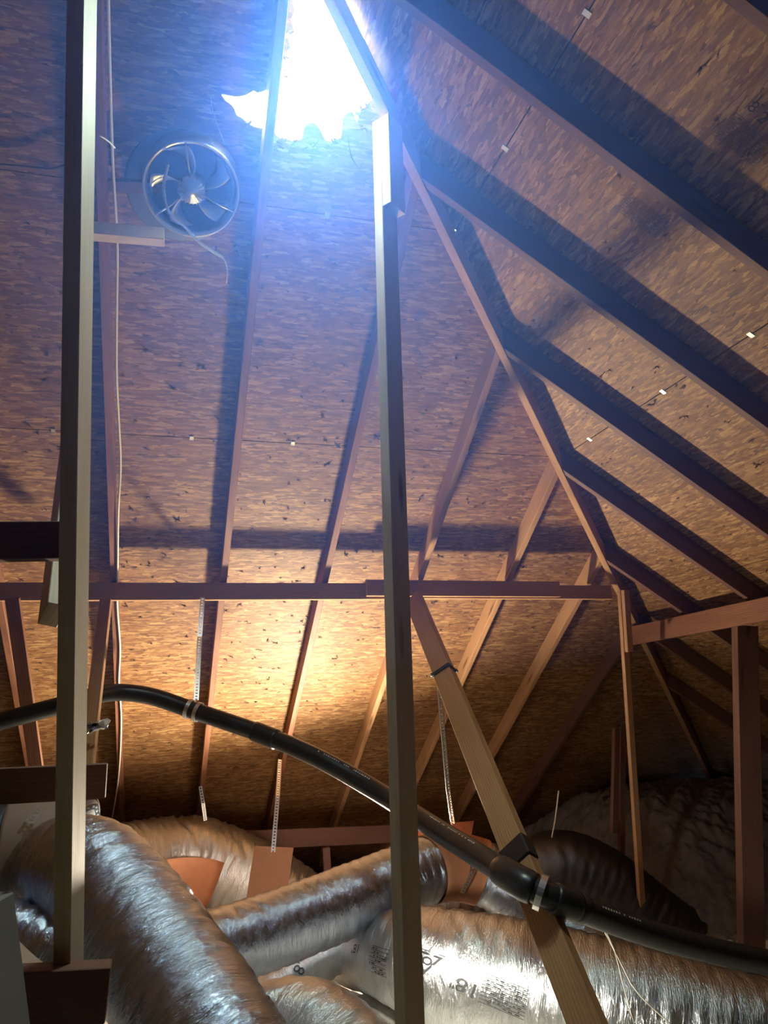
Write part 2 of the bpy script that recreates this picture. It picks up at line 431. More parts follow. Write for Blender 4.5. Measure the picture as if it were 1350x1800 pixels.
# its right side runs along the hip, out of sight behind it
hip_l = [uvb(V((yy+DX-.05, yy, zb(yy, HR)))) for yy in (2.28, 2.05, 1.85)]
p_last = on_back(668, 176, HR)
hole += [uvb(V((min(p_last.x, p_last.y+DX-.05), p_last.y, zb(p_last.y, HR))))]
hole = hole[:-2] + [uvb(V((yy+DX-.055, yy, zb(yy, HR)))) for yy in (p_last.y-.01, p_last.y-.2, 1.88)]
def jag(loop, seed, amp, step=.02):
    r = random.Random(seed); out = []
    for i in range(len(loop)):
        a, b = V(loop[i]), V(loop[(i+1) % len(loop)]); L = (b-a).length; n = max(1, int(L/step))
        for k in range(n):
            p = a.lerp(b, k/n)
            if k: p = p + V((r.uniform(-1, 1), r.uniform(-1, 1)))*amp
            out.append((p.x, p.y))
    return out
hole_j = jag(hole, 3, .006)

YMIN, XMAX, XMIN, YMAX = -1.6, 6.9, -5.2, 8.3
def back_poly(u0, u1, v0, v1, pad=0):
    # v -> y ; hip: x - y - DX <= 0 ; y = y0 - v*CP
    y0 = MB.translation.y
    poly = clip([(u0, v0), (u1, v0), (u1, v1), (u0, v1)], 1, CP, y0+DX+pad)
    # left hip: x + y >= ... mirrored about the ridge end
    return poly
def right_poly(u0, u1, v0, v1, pad=0):
    x0 = MR.translation.x   # u=-y, x = x0 - v*CP ; keep x - y - DX >= 0 -> -(x0 - v*CP) - u + DX <= 0
    return clip([(u0, v0), (u1, v0), (u1, v1), (u0, v1)], -1, CP, x0-DX+pad)
VROW = 1.22; VJ = uvb(on_back(515, 779, HR))[1]; VTOP = ZR/SP

# the roof covering (felt and shingles) on both slopes, the unseen left slope and gable
slit_k = (-2.3, -1.37)
def slit_pt(k, dx):
    p = J(k) + V((dx, 0, 0)); return uvr((p.x, p.y, zr(p.x, HR)))
def with_slit(poly):
    """cut a narrow crack beside the hip into a right-slope polygon whose hip edge spans the crack"""
    a, b = slit_pt(slit_k[0], 0), slit_pt(slit_k[1], 0); out = []
    for i in range(len(poly)):
        p, q = V(poly[i]), V(poly[(i+1) % len(poly)]); out.append(tuple(p))
        d = q-p; L = d.length
        if L < .3: continue
        def on(t): return abs(d.x*(t[1]-p.y)-d.y*(t[0]-p.x))/L < .004 and -.01 < (V(t)-p).dot(d)/L < L+.01
        if on(b) or on(a):
            ta, tb = (V(a)-p).dot(d)/L, (V(b)-p).dot(d)/L
            lo, hi = sorted((max(0.002, min(L-.002, ta)), max(.002, min(L-.002, tb))))
            n = d/L; perp = V((-n.y, n.x))
            c = sum((V(t) for t in poly), V((0, 0)))/len(poly)
            if perp.dot(c-p) < 0: perp = -perp
            wv = .0235
            out += [tuple(p+n*lo), tuple(p+n*(lo+.02)+perp*wv), tuple(p+n*(hi-.25)+perp*wv), tuple(p+n*hi)]
    return out
cv, cf = [], []
def add_slab(loops, thick, mw, lift=.0):
    vs, fs = slab_mesh(loops, thick); b = len(cv)
    for v in vs: cv.append(mw @ (V(v)-V((0, 0, lift))))
    for f in fs: cf.append(tuple(b+i for i in f))
TOSB = .012
ridge_end = V((YH-(ZR-ZH)/TP+DX, YH-(ZR-ZH)/TP, ZR))
hole_f = jag(hole, 11, .004)
add_slab([back_poly(XMIN, XMAX+2, -3.4, VTOP), hole_f], .012, MB, TOSB+.001)
add_slab([with_slit(right_poly(-YMAX, -YMIN, -3.4, VTOP))], .012, MR, TOSB+.001)
covering_mesh = (cv, cf)
ceiling = pydata('ceiling', cv, cf, 'felt'); ceiling['kind'] = 'structure'
# strand-board sheets, course by course
def sheet(loops, mw):
    vs, fs = slab_mesh(loops, TOSB); o = pydata('osb_panel', vs, fs, 'osb'); o.matrix_world = mw
    o.parent = ceiling; return o
G = .0022
for j in range(-5, 3):
    v0, v1 = VJ+j*VROW+G, VJ+(j+1)*VROW-G
    if j == 2: v1 = min(v1, VTOP)
    if v0 > VTOP: continue
    ks = [k for k in range(-14, 12) if (k - (0 if j % 2 else 2)) % 4 == 0]
    if j == 1: ks = [k for k in range(-14, 12) if (k+5) % 4 == 0]
    for k in ks:
        u0, u1 = XH+k*S+G, XH+(k+4)*S-G
        p = back_poly(max(u0, XMIN), min(u1, XMAX+1.5), v0, v1)
        if len(p) < 3 or u1 < XMIN: continue
        loops = [p]
        cx = sum(q[0] for q in hole)/len(hole); cy = sum(q[1] for q in hole)/len(hole)
        if v0 < cy < v1 and u0 < cx < u1: loops.append(hole_j)
        sheet(loops, MB)
    ks = [k for k in range(-14, 14) if (k - (1 if j % 2 else 3)) % 4 == 0]
    for k in ks:
        y0, y1 = YH+k*S, YH+(k+4)*S
        u0, u1 = -y1+G, -y0-G
        if u1 < -YMAX or u0 > -YMIN: continue
        p = right_poly(max(u0, -YMAX), min(u1, -YMIN), v0, v1)
        if len(p) < 3: continue
        sheet([with_slit(p)], MR)
# left slope and gable: only closes the attic off
vs = [ridge_end, (ridge_end.x, YMIN, ZR), (ridge_end.x-7.2, YMIN, ZR-7.2*TP), (ridge_end.x-7.2, YMAX, ZR-7.2*TP), (ridge_end.x-1, YMAX, ZR-TP), ]
o = pydata('wall_left', [(XMIN, YMIN, FLOOR-.3), (XMIN, YMAX, FLOOR-.3), (XMIN, YMAX, ZR+.5), (XMIN, YMIN, ZR+.5),
                         (XMIN-.05, YMIN, FLOOR-.3), (XMIN-.05, YMAX, FLOOR-.3), (XMIN-.05, YMAX, ZR+.5), (XMIN-.05, YMIN, ZR+.5)],
           [(0, 1, 2, 3), (7, 6, 5, 4), (0, 4, 5, 1), (1, 5, 6, 2), (2, 6, 7, 3), (3, 7, 4, 0)], 'felt'); o['kind'] = 'structure'
o = pydata('wall_front', [(XMIN, YMIN, FLOOR-.3), (XMAX+2, YMIN, FLOOR-.3), (XMAX+2, YMIN, ZR+.5), (XMIN, YMIN, ZR+.5),
                          (XMIN, YMIN-.05, FLOOR-.3), (XMAX+2, YMIN-.05, FLOOR-.3), (XMAX+2, YMIN-.05, ZR+.5), (XMIN, YMIN-.05, ZR+.5)],
           [(0, 1, 2, 3), (7, 6, 5, 4), (0, 4, 5, 1), (1, 5, 6, 2), (2, 6, 7, 3), (3, 7, 4, 0)], 'felt'); o['kind'] = 'structure'
def left_x(z): return ridge_end.x-(ZR-z)/TP
n_ = V((-SP, 0, CP))*.03
xq, zq, xl = ridge_end.x+.30, ZR+.0, XMIN-.2
q = [V((xq, YMIN-.04, zq)), V((xq, YMAX, zq)), V((xl, YMAX, zq-(xq-xl)*TP)), V((xl, YMIN-.04, zq-(xq-xl)*TP))]
lf = pydata('trim_1', q+[a+n_ for a in q], [(0, 1, 2, 3), (7, 6, 5, 4), (0, 4, 5, 1), (1, 5, 6, 2), (2, 6, 7, 3), (3, 7, 4, 0)], 'osb'); lf['kind'] = 'structure'

# attic floor under loose-fill insulation
fl = pydata('floor', [(XMIN, YMIN, FLOOR-.25), (XMAX+2, YMIN, FLOOR-.25), (XMAX+2, YMAX+2, FLOOR-.25), (XMIN, YMAX+2, FLOOR-.25),
                      (XMIN, YMIN, FLOOR-.3), (XMAX+2, YMIN, FLOOR-.3), (XMAX+2, YMAX+2, FLOOR-.3), (XMIN, YMAX+2, FLOOR-.3)],
            [(0, 1, 2, 3), (7, 6, 5, 4), (0, 4, 5, 1), (1, 5, 6, 2), (2, 6, 7, 3), (3, 7, 4, 0)], 'gyp'); fl['kind'] = 'structure'
def heap(name, x0, x1, y0, y1, n, m_, hf, mat, label):
    vs = []; fs = []
    for i in range(n+1):
        for j in range(m_+1):
            x = x0+(x1-x0)*i/n; y = y0+(y1-y0)*j/m_; vs.append((x, y, hf(x, y)))
    for i in range(n):
        for j in range(m_):
            a = i*(m_+1)+j; fs.append((a, a+m_+1, a+m_+2, a+1))
    o = pydata(name, vs, fs, mat, None, True); o['kind'] = 'stuff'; tag(o, label, 'insulation'); return o
def fluff(x, y, s=1.0):
    a = abs(noise.noise(V((x*4, y*4, 0))))*.08 + abs(noise.noise(V((x*11, y*11, 3))))*.05 + noise.noise(V((x*30, y*30, 7)))*.014 + noise.noise(V((x*70, y*70, 1)))*.006
    return a*s
heap('insulation', -3.2, 6.6, .6, 7.9, 330, 260, lambda x, y: FLOOR-.12+fluff(x, y)+.22*math.exp(-((x-1.0)**2+(y-3.95)**2)/.35), 'wool', 'cream loose-fill insulation covering the attic floor between the ducts')
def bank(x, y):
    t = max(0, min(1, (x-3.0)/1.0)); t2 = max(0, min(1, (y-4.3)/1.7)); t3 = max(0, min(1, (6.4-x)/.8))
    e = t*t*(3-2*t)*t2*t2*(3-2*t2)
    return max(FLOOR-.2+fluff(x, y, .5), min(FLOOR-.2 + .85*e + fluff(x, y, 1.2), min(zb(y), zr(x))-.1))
heap('insulation', 2.9, 6.3, 4.2, 7.4, 170, 160, bank, 'wool_shaded', 'heaped insulation coloured dark for shade, banked up in the right corner under the eave')

# nail tips and torn fibres poking through the sheets
def pokes():
    r = random.Random(5); vs = []; fs = []; vs2 = []; fs2 = []
    def spot(mw, u, v, s):
        c = mw @ V((u, v, 0)); ax = mw.to_3x3()
        up = ax @ V((r.uniform(-.35, .35), r.uniform(-.35, .35), 1)).normalized(); L = r.uniform(.012, .026)*s*1.2
        X = up.orthogonal().normalized(); Y = up.cross(X); b = len(vs)
        for k in range(4):
            a = k*math.pi/2; vs.append(c + X*(.0017*math.cos(a)) + Y*(.0017*math.sin(a)))
        vs.append(c+up*L)
        for k in range(4): fs.append((b+k, b+(k+1) % 4, b+4))
        for k in range(r.randint(2, 4)):
            a = r.uniform(0, 2*math.pi) if r.random() < .4 else r.choice((0, math.pi))+r.uniform(-.5, .5)
            d = ax @ V((math.cos(a), math.sin(a), 0)); e = ax @ V((-math.sin(a), math.cos(a), 0)); w = r.uniform(.003, .007)*s; ln = r.uniform(.012, .030)*s; hh = r.uniform(.005, .015)*s
            nrm = ax @ V((0, 0, 1)); b = len(vs2)
            vs2.extend([c+e*w+nrm*.0003, c-e*w+nrm*.0003, c+d*ln-e*w*.3+nrm*hh, c+d*ln*.8+e*w*.4+nrm*hh*.8, c+d*ln*.5+nrm*.0004]); fs2.extend([(b, b+1, b+2, b+3), (b, b+4, b+3), (b+1, b+4, b+2)])
    for i in range(1700):
        row = i % 44; v = -2.0 + row*.142 + r.gauss(0, .03); u = -1.5 + r.random()*5.4
        y = MB.translation.y - v*CP
        if u > y+DX-.06: continue
        if v > uvb(on_back(560, 420, HR))[1] and r.random() < .75: continue
        spot(MB, u, v, r.choice((.45, .6, .7, .8, 1.1)))
    for i in range(800):
        row = i % 40; v = -2.2 + row*.142 + r.gauss(0, .012); u = -5.5+r.random()*6
        x = MR.translation.x - v*CP
        if x < -u+DX+.06: continue
        spot(MR, u, v, r.choice((.5, .7, .8, 1)))
    return vs, fs, vs2, fs2
a, b, c_, d_ = pokes()
o = pydata('nail_points', a, b, 'nail', ceiling); o['kind'] = 'stuff'
o = pydata('torn_fibres', c_, d_, 'splint', ceiling); o['kind'] = 'stuff'
# metal clips at the sheet edges
def clip_at(p, ax, u, v, n):
    vs = []; hw, hh, t = .010, .014, .003
    for sx in (-1, 1):
        for sy in (-1, 1):
            for sz in (0, 1): vs.append(p+u*(sx*hw)+v*(sy*hh)-n*(sz*t+.0004))
    fs = [(0, 1, 3, 2), (4, 6, 7, 5), (0, 4, 5, 1), (2, 3, 7, 6), (0, 2, 6, 4), (1, 5, 7, 3)]
    b = 8
    for sy in (-1, 1):   # folded lips
        for sx in (-1, 1):
            for sz in (0, 1): vs.append(p+u*(sx*hw)+v*(sy*hh*.75)-n*(.0034+sz*.0016))
        k = b; vs_ = [k, k+1, k+3, k+2]; fs.append(tuple(vs_)); b += 4
    return pydata('panel_clip', vs, fs, 'steel', ceiling)
def vj_back(px, off):   # photo point moved onto the nearest sheet joint
    p = on_back(*px, HR); u, v = uvb(p); j = round((v-VJ)/VROW); return MB @ V((u, VJ+j*VROW, 0))
def vj_right(px, off):
    p = on_right(*px, HR); u, v = uvr(p); j = round((v-VJ)/VROW); return MR @ V((u, VJ+j*VROW, 0))
for px in ((575, 377), (515, 778), (337, 769), (93, 752), (820, 793)): clip_at(vj_back(px, 0), MB, V((1, 0, 0)), VB, NB)
for px in ((895, 265), (1045, 33), (1325, 592), (1168, 690), (1037, 772)): clip_at(vj_right(px, 0), MR, V((0, -1, 0)), VR, NR)

# ================================================================== ROOF FRAME
HIPN = V((1, -1, 0)).normalized()
def hip_face(side): return (J(0)+HIPN*(side*.0195), HIPN)
BR = {}
back_labels = {
    -4: ('pine rafter low on the back slope left of the left post', 'rafter'),
    -3: ('pine rafter with the white cable stapled along it', 'rafter'),
    -2: ('long reddish pine rafter running up to the torn roof hole', 'rafter'),
    -1: ('pine rafter passing behind the centre post', 'rafter'),
    0: ('tan pine jack rafter, longest one right of the centre post', 'tan'),
    1: ('tan pine jack rafter meeting the hip halfway down', 'tan'),
    2: ('short tan pine jack rafter beside the right end of the back purlin', 'tan'),
    3: ('dark jack rafter in the gloom below the end of the hip', 'dark')}
for k in range(-4, 4):
    x = XH+k*S; lab, mt = back_labels[k]
    ytop = max(1.0, (YH + k*S)) if k > -4 else 1.05
    ytop = max(ytop, 1.05)
    yb = 7.95
    c0 = V((x, ytop, zb(ytop, HR/2))); c1 = V((x, yb, zb(yb, HR/2)))
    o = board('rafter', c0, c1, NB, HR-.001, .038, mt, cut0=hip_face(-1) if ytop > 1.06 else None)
    tag(o, lab, 'rafter', 'rafters of the back slope')
right_labels = {
    -4: 'brown right-slope rafter across the top right corner',
    -3: 'brown right-slope rafter just below the one in the top right corner',
    -2: 'long brown right-slope rafter coming down from beside the torn hole',
    -1: 'brown right-slope rafter starting where the hip meets the centre post top',
    0: 'brown right-slope rafter starting a third of the way down the hip',
    1: 'brown right-slope rafter starting halfway down the hip',
    2: 'short brown right-slope rafter starting just above the back purlin end',
    3: 'dim right-slope rafter passing behind the end of the right purlin',
    4: 'very dim right-slope rafter low in the right corner'}
for k in range(-4, 5):
    y = YH+k*S
    xt = max(XH+k*S, ridge_end.x+.03); xb = 6.35
    c0 = V((xt, y, zr(xt, HR/2))); c1 = V((xb, y, zr(xb, HR/2)))
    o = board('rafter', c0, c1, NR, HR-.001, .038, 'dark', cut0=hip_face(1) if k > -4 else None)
    tag(o, right_labels[k], 'rafter', 'rafters of the right slope')
ha, hb = J(-3.55), J(7.2)
lift = V((0, 0, .042))
hip = board('hip_rafter', ha+lift, hb+lift, (0, 0, 1), .125*CP, .038, 'tan')
tag(hip, 'long hip rafter where the two roof slopes meet, pale edge running down right', 'rafter')

# purlins
def bx(p): return p
PY, PZ = 4.495, .7055
o = board('purlin', (-3.4, PY+.019, PZ), (1.52, PY+.019, PZ-.004), (0, 0, 1), .100, .038, 'tan'); tag(o, 'long horizontal purlin crossing the back slope left of the centre post', 'purlin')
o = board('purlin', (1.20, PY-.0205, PZ+.012), (2.52, PY-.0205, PZ+.002), (0, 0, 1), .100, .038, 'tan'); tag(o, 'purlin board lapped over the front, right of the centre post', 'purlin')
o = board('purlin', (1.54, PY+.019, PZ-.004), (2.93, PY+.019, PZ-.014), (0, 0, 1), .092, .038, 'tan'); tag(o, 'right end length of the back purlin, reaching the hip', 'purlin')
p0 = atx(1110, 1118, 3.31); p1 = atx(1350, 1070, 3.31)
d = (p1-p0).normalized()
o = board('purlin', p0, p0+d*4.6, (0, 0, 1), .13, .038, 'rafter'); tag(o, 'thick purlin under the right slope rafters, coming toward the viewer', 'purlin')

# centre post with its lapped top piece
azn = math.radians(53.5); nl = V((-math.sin(azn), -math.cos(azn), 0)); nw = V((math.cos(azn), -math.sin(azn), 0))
pt = V((.765, 2.335, 0)); pb = V((.655, 2.215, 0))
zt = 2.16
def cp(z): return pb.lerp(pt, (z-FLOOR)/(zt-FLOOR)) + V((0, 0, z))
post = board('post', cp(FLOOR-.2), cp(zt), -nl, .089, .038, 'pale')
tag(post, 'tall pine post at the centre of the view, foot among the ducts', 'post')
zs0 = at(690, 356, 2.25).z
board('lapped_piece', cp(zs0)+nw*.039-nl*.0, cp(zt)+nw*.039, -nl, .089, .038, 'pale', post)

# left post
lp1 = at(133, -60, 1.44); lp0 = at(107, 1800, 2.05); dl = (lp1-lp0).normalized()
def lpz(z): return lp0 + dl*((z-lp0.z)/dl.z)
fd = V((math.sin(math.radians(13)), math.cos(math.radians(13)), 0))
lp = board('post', lpz(FLOOR-.2)+fd*.0445, lpz(2.75)+fd*.0445, fd, .089, .038, 'pale')
tag(lp, 'tall pine post near the left edge, pale lit side facing right', 'post')
fdr = V((fd.y, -fd.x, 0))

# pieces nailed around the left post
def lb(name, pxa, pxb, Y, w, t, mat, side=(0, 0, 1), Yb=None):
    return board(name, at(*pxa, Y), at(*pxb, Yb or Y), side, w, t, mat)
o = lb('collar_beam', (-160, 955), (126, 951), 1.88, .089, .038, 'dark'); tag(o, 'dark horizontal beam at the left edge, ending at the left post', 'beam')
o = board('blocking', at(-90, 1386, 2.18), at(187, 1372, 2.18), (0, 0, 1), .085, .038, 'dark'); tag(o, 'upper short cross block behind the left post, over the cardboard saddle', 'block')
o = board('blocking', at(15, 1752, 2.0), at(191, 1741, 2.0), (0, 0, 1), .109, .07, 'dark'); tag(o, 'lower cross block behind the left post, at the bottom left', 'block')
o = board('cleat', at(124, 403, 2.62), at(289, 417, 2.62), (0, .3, 1), .066, .038, 'pale'); tag(o, 'pale short board end sticking out right of the left post below the fan', 'board')
o = board('brace', at(140, 640, 2.75), at(92, 1082, 1.95), (1, .5, 0), .045, .075, 'pale'); tag(o, 'sawn-off leaning brace with a rough cut end left of the left post', 'brace')
bb = o
# frayed fibres on its cut end
pc = at(112, 1083, 1.84); fv = []; ff = []
rr = random.Random(4)
for i in range(16):
    a = pc+V((rr.uniform(-.006, .004), rr.uniform(-.02, .02), rr.uniform(-.01, .05))); e = a+V((rr.uniform(.004, .022), rr.uniform(-.01, .01), rr.uniform(-.03, .01))); n = len(fv)
    fv += [a, a+V((0, .002, .002)), e]; ff.append((n, n+1, n+2))
fo = pydata('frayed_fibres', fv, ff, 'splint', bb); fo['kind'] = 'stuff'
o = lb('plank', (-12, 1585), (20, 1850), 1.35, .085, .018, 'weathered', (.35, 1, 0)); tag(o, 'grey weathered plank in the bottom left corner', 'plank')

# struts under the purlins
o = board('brace', at(186, 1057, 4.44), at(150, 1365, 3.55), (1, -.3, 0), .06, .038, 'tan'); tag(o, 'tan brace leaning from the back purlin down behind the left post', 'brace')
o = board('brace', at(22, 1052, 4.42), at(74, 1420, 4.9), (1, 0, 0), .07, .04, 'rafter'); tag(o, 'tan strut at the far left below the purlin', 'brace')
b0 = at(727, 1052, 4.40); b1 = at(1032, 1800, 2.30); db = (b1-b0).normalized()
ax_w = (V((.32, -.95, 0))).normalized()
brace = board('brace', b0, b1+db*.75, ax_w, .11, .045, 'tan'); tag(brace, 'long tan diagonal brace from the back purlin down right past the pipe', 'brace')
def on_brace(py): # point on the brace centre line at photo row
    best = min((abs((900-FPX*(U.dot(b0+db*t*.01))/F.dot(b0+db*t*.01))-py), t) for t in range(0, 400)); return b0+db*best[1]*.01
s0 = at(1092, 1040, 4.52); s1 = at(1131, 1640, 4.95)
o = board('strut', s0, s1, (1, .2, 0), .048, .03, 'tan'); tag(o, 'tan strut under the right end of the back purlin', 'strut')
board('lapped_piece', at(1099, 1037, 4.47), at(1106, 1146, 4.53), (1, .2, 0), .05, .03, 'tan', o)
o = board('strut', at(1094, 1278, 5.2), at(1091, 1620, 5.2), (1, .2, 0), .05, .03, 'dark'); tag(o, 'short brown strut standing behind the strut at the purlin end', 'strut')
board('lapped_piece', at(1083, 1280, 5.15), at(1079, 1465, 5.15), (1, .2, 0), .05, .03, 'dark', o)
r0 = atx(1309, 1100, 3.40); r1 = atx(1322, 1725, 3.28)
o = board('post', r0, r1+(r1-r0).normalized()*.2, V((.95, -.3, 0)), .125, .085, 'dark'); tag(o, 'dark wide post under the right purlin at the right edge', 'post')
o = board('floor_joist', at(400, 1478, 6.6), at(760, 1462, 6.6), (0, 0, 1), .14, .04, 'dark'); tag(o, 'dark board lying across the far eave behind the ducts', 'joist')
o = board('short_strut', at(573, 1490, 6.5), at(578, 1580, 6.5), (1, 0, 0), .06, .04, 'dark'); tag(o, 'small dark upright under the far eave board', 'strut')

# ================================================================== TORN HOLE DEBRIS
def ribbon(name, pts, w, mat, parent, face=(1, 0, 0), taper=True):
    ps = catmull(pts, 6); vs = []; fs = []; n = len(ps)
    fr = frames(ps, face)
    for i, p in enumerate(ps):
        ww = w*(1-.75*abs(2*i/(n-1)-1)) if taper else w
        for sd in (-1, 1):
            for th in (-1, 1): vs.append(p+fr[i][2]*(sd*ww/2)+fr[i][1]*(th*.0008))
    for i in range(n-1):
        a = i*4; b = a+4
        fs += [(a, a+2, b+2, b), (a+1, b+1, b+3, a+3), (a, b, b+1, a+1), (a+2, a+3, b+3, b+2)]
    fs += [(0, 1, 3, 2), ((n-1)*4, (n-1)*4+2, (n-1)*4+3, (n-1)*4+1)]
    return pydata(name, vs, fs, mat, parent)
ob = lambda x, y, d=.03: on_back(x, y, HR-d)
ribbon('torn_strip', [ob(612, 228, 0), ob(613, 250, .03), ob(617, 272, .05), ob(624, 287, .06), ob(630, 294, .06)], .012, 'felt', ceiling)
ribbon('torn_strip', [ob(371, 172, 0), ob(374, 195, .03), ob(383, 222, .04), ob(394, 250, .03)], .016, 'steel', ceiling)
rr = random.Random(9)
sp_v, sp_f = [], []
def splinter(px, py, n, spread):
    for i in range(n):
        a = ob(px+rr.uniform(-spread, spread), py+rr.uniform(-spread*.7, spread*.7), rr.uniform(.0, .012)); L = rr.uniform(.012, .04)
        d = (V((rr.uniform(-1, 1), 0, 0))+VB*rr.uniform(-.3, 1)-NB*rr.uniform(0, .8)).normalized(); e = d.cross(NB).normalized()*rr.uniform(.002, .006); k = len(sp_v)
        sp_v.extend([a-e, a+e, a+d*L+e*.5, a+d*L-e*.5]); sp_f.append((k, k+1, k+2, k+3))
for q in ((482, 255, 26, 9), (495, 250, 12, 6), (520, 252, 8, 6), (548, 258, 8, 8), (590, 250, 8, 6), (636, 200, 12, 7), (645, 190, 8, 5), (640, 225, 4, 5), (440, 218, 6, 6), (500, 100, 8, 8), (508, 60, 6, 6), (505, 130, 4, 8)): splinter(*q)
o = pydata('splinters', sp_v, sp_f, 'splint', ceiling); o['kind'] = 'stuff'

# ================================================================== ATTIC FAN
fc = on_back(337, 318, HR-.004)
fan = empty('attic_fan', fc); tag(fan, 'round attic fan with grey blades mounted below the back slope', 'fan')
FX, FY, FZ = V((1, 0, 0)), VB, -NB           # FZ points into the attic
def fp(x, y, z): return fc + FX*x + FY*y + FZ*z
def ring_surface(name, prof, mat, n=72, a0=0, a1=2*math.pi, cx=0, cy=0):
    vs = []; fs = []; full = abs(a1-a0-2*math.pi) < 1e-4; cnt = n if full else n+1
    for i in range(cnt):
        a = a0+(a1-a0)*i/n
        for (r, z) in prof: vs.append(fp(cx+r*math.cos(a), cy+r*math.sin(a), z))
    k = len(prof)
    for i in range(n):
        i2 = (i+1) % cnt
        for j in range(k-1): fs.append((i*k+j, i2*k+j, i2*k+j+1, i*k+j+1))
    return pydata(name, vs, fs, mat, fan, True)
RF = .172
ring_surface('flange', [(.15, .002), (.215, .002), (.22, .006), (.215, .010), (.15, .012)], 'flange', cx=-.035, cy=-.03)
ring_surface('shroud', [(RF+.012, .01), (RF-.002, .03), (RF-.004, .09), (RF+.002, .105), (RF+.010, .110), (RF+.014, .104), (RF+.006, .09), (RF+.006, .03), (RF+.02, .012), (RF+.012, .01)], 'alu')
ring_surface('throat', [(.0, .012), (.10, .012), (RF+.01, .014)], 'felt')
for i in range(5):
    vs = []; fs = []; a0 = math.radians(72*i+18); nr, na = 8, 8
    for a in range(nr+1):
        t = a/nr; r = .045+(.158-.045)*t; wa = math.radians(9+9*t*t); sweep = math.radians(24)*t*t
        for b in range(na+1):
            s_ = b/na*2-1; an = a0+sweep+wa*s_; z = .068-.030*s_*(1-.35*t)+.008*(1-s_*s_)
            vs.append(fp(r*math.cos(an), r*math.sin(an), z))
    for a in range(nr):
        for b in range(na): k = a*(na+1)+b; fs.append((k, k+1, k+na+2, k+na+1))
    o = pydata('blade', vs, fs, 'alu', fan, True)
    md = o.modifiers.new('thickness', 'SOLIDIFY'); md.thickness = .0015
# motor: finned bell
ring_surface('motor', [(.0, .128), (.016, .127), (.020, .122), (.046, .116), (.052, .105), (.052, .05), (.044, .04), (.0, .04)], 'alu', 48)
vs = []; fs = []
for i in range(22):
    a = 2*math.pi*i/22; X = V((math.cos(a), math.sin(a))); Y = V((-X.y, X.x)); b = len(vs)
    for (r, z) in ((.022, .1235), (.050, .1150), (.0565, .104), (.0565, .06)):
        for sd in (-1, 1):
            q = X*r+Y*(sd*.0014); vs += [fp(q.x, q.y, z-.004), fp(q.x, q.y, z+.003)]
    for j in range(3):
        k = b+j*4; fs += [(k, k+4, k+5, k+1), (k+2, k+3, k+7, k+6), (k+1, k+5, k+7, k+3)]
o = pydata('cooling_fins', vs, fs, 'alu', fan)
for i in range(3):
    a = math.radians(100+120*i)
    tube('bracket', [fp(.05*math.cos(a), .05*math.sin(a), .10), fp(.11*math.cos(a), .11*math.sin(a), .112), fp((RF+.004)*math.cos(a), (RF+.004)*math.sin(a), .106)], .004, 'alu', fan, 6, None, 1)
cpts = [fp(-.09, .09, .12), fp(-.105, .02, .16), fp(-.085, -.06, .19), on_back(322, 395, HR-.20), on_back(352, 427, HR-.20), on_back(392, 453, HR-.20)]
cps, _ = resample(catmull(cpts, 10), .004)
tube('flexible_conduit', cps, lambda t: .0062+.0011*math.sin(t*len(cps)*1.6), 'alu', fan, 8, None, 1)
tube('wire_end', [cps[-1], on_back(397, 463, HR-.20), on_back(400, 480, HR-.20), on_back(398, 499, HR-.20)], .0018, 'cable', fan, 6)
o = board('mounting_rail', on_back(176, 325, HR-.045), on_back(286, 330, HR-.05), NB, .03, .045, 'dark'); tag(o, 'dark flat rail between the left post and the fan', 'rail')

# cables
o = tube('cable', [on_back(x, y, -.008) for x, y in ((190, -20), (192, 80), (195, 200), (199, 300), (206, 430), (205, 560), (205, 660), (209, 745), (212, 820), (208, 900), (207, 990), (206, 1061), (211, 1140), (209, 1200), (213, 1260), (211, 1330), (206, 1385), (196, 1445))], .0055, 'cable', None, 8, .03)
tag(o, 'white cable running down along a rafter beside the left post', 'cable')
o = tube('wire', [on_back(-30, 287, HR-.02), on_back(40, 292, HR-.02), on_back(90, 297, HR-.03), on_back(115, 290, HR-.03)], .004, 'wire', None, 6, .03); tag(o, 'thin dark wire along the sheathing at the upper left edge', 'wire')
o = tube('wire', [at(176, 239, 2.2), at(190, 248, 2.24), at(202, 260, 2.28)], .0025, 'cable', None, 6, .02); tag(o, 'short stub of wire beside the upper left post', 'wire')

# ================================================================== BLACK PIPE
pipe_pts = [(-260, 1340, 4.3), (-60, 1284, 4.3), (0, 1268, 4.3), (60, 1252, 4.3), (112, 1238, 4.3), (175, 1221, 4.3), (215, 1217, 4.3), (270, 1225, 4.3), (340, 1249, 4.25), (400, 1269, 4.15), (465, 1292, 4.05), (560, 1333, 3.85), (665, 1392, 3.6), (760, 1453, 3.2), (850, 1510, 2.83), (905, 1545, 2.62), (945, 1566, 2.54), (1000, 1589, 2.52), (1130, 1637, 2.58), (1240, 1668, 2.62), (1350, 1692, 2.65), (1500, 1722, 2.65), (1800, 1770, 2.65)]
PP = [at(*p) for p in pipe_pts]; PR = .0445
pipe = tube('drain_pipe', PP, PR, 'pipe', None, 28, .03, 8); tag(pipe, 'long black plastic pipe curving across the attic on metal straps', 'pipe')
PS = catmull(PP, 8)
def pipe_at(px, py):
    d = ray(px, py).normalized(); i = min(range(len(PS)), key=lambda i: (PS[i]-d*PS[i].dot(d)).length); return i
def sleeve(pa, pb, r, name='coupling', mat='pipe'):
    i, j = pipe_at(*pa), pipe_at(*pb); seg_ = PS[i:max(j, i+1)+1]
    seg_, _ = resample([PS[i]]+seg_[1:], .01) if len(seg_) > 1 else (seg_, 0)
    return tube(name, seg_, lambda t: r-(.002 if t < .06 or t > .94 else 0), mat, pipe, 28, None, 1)
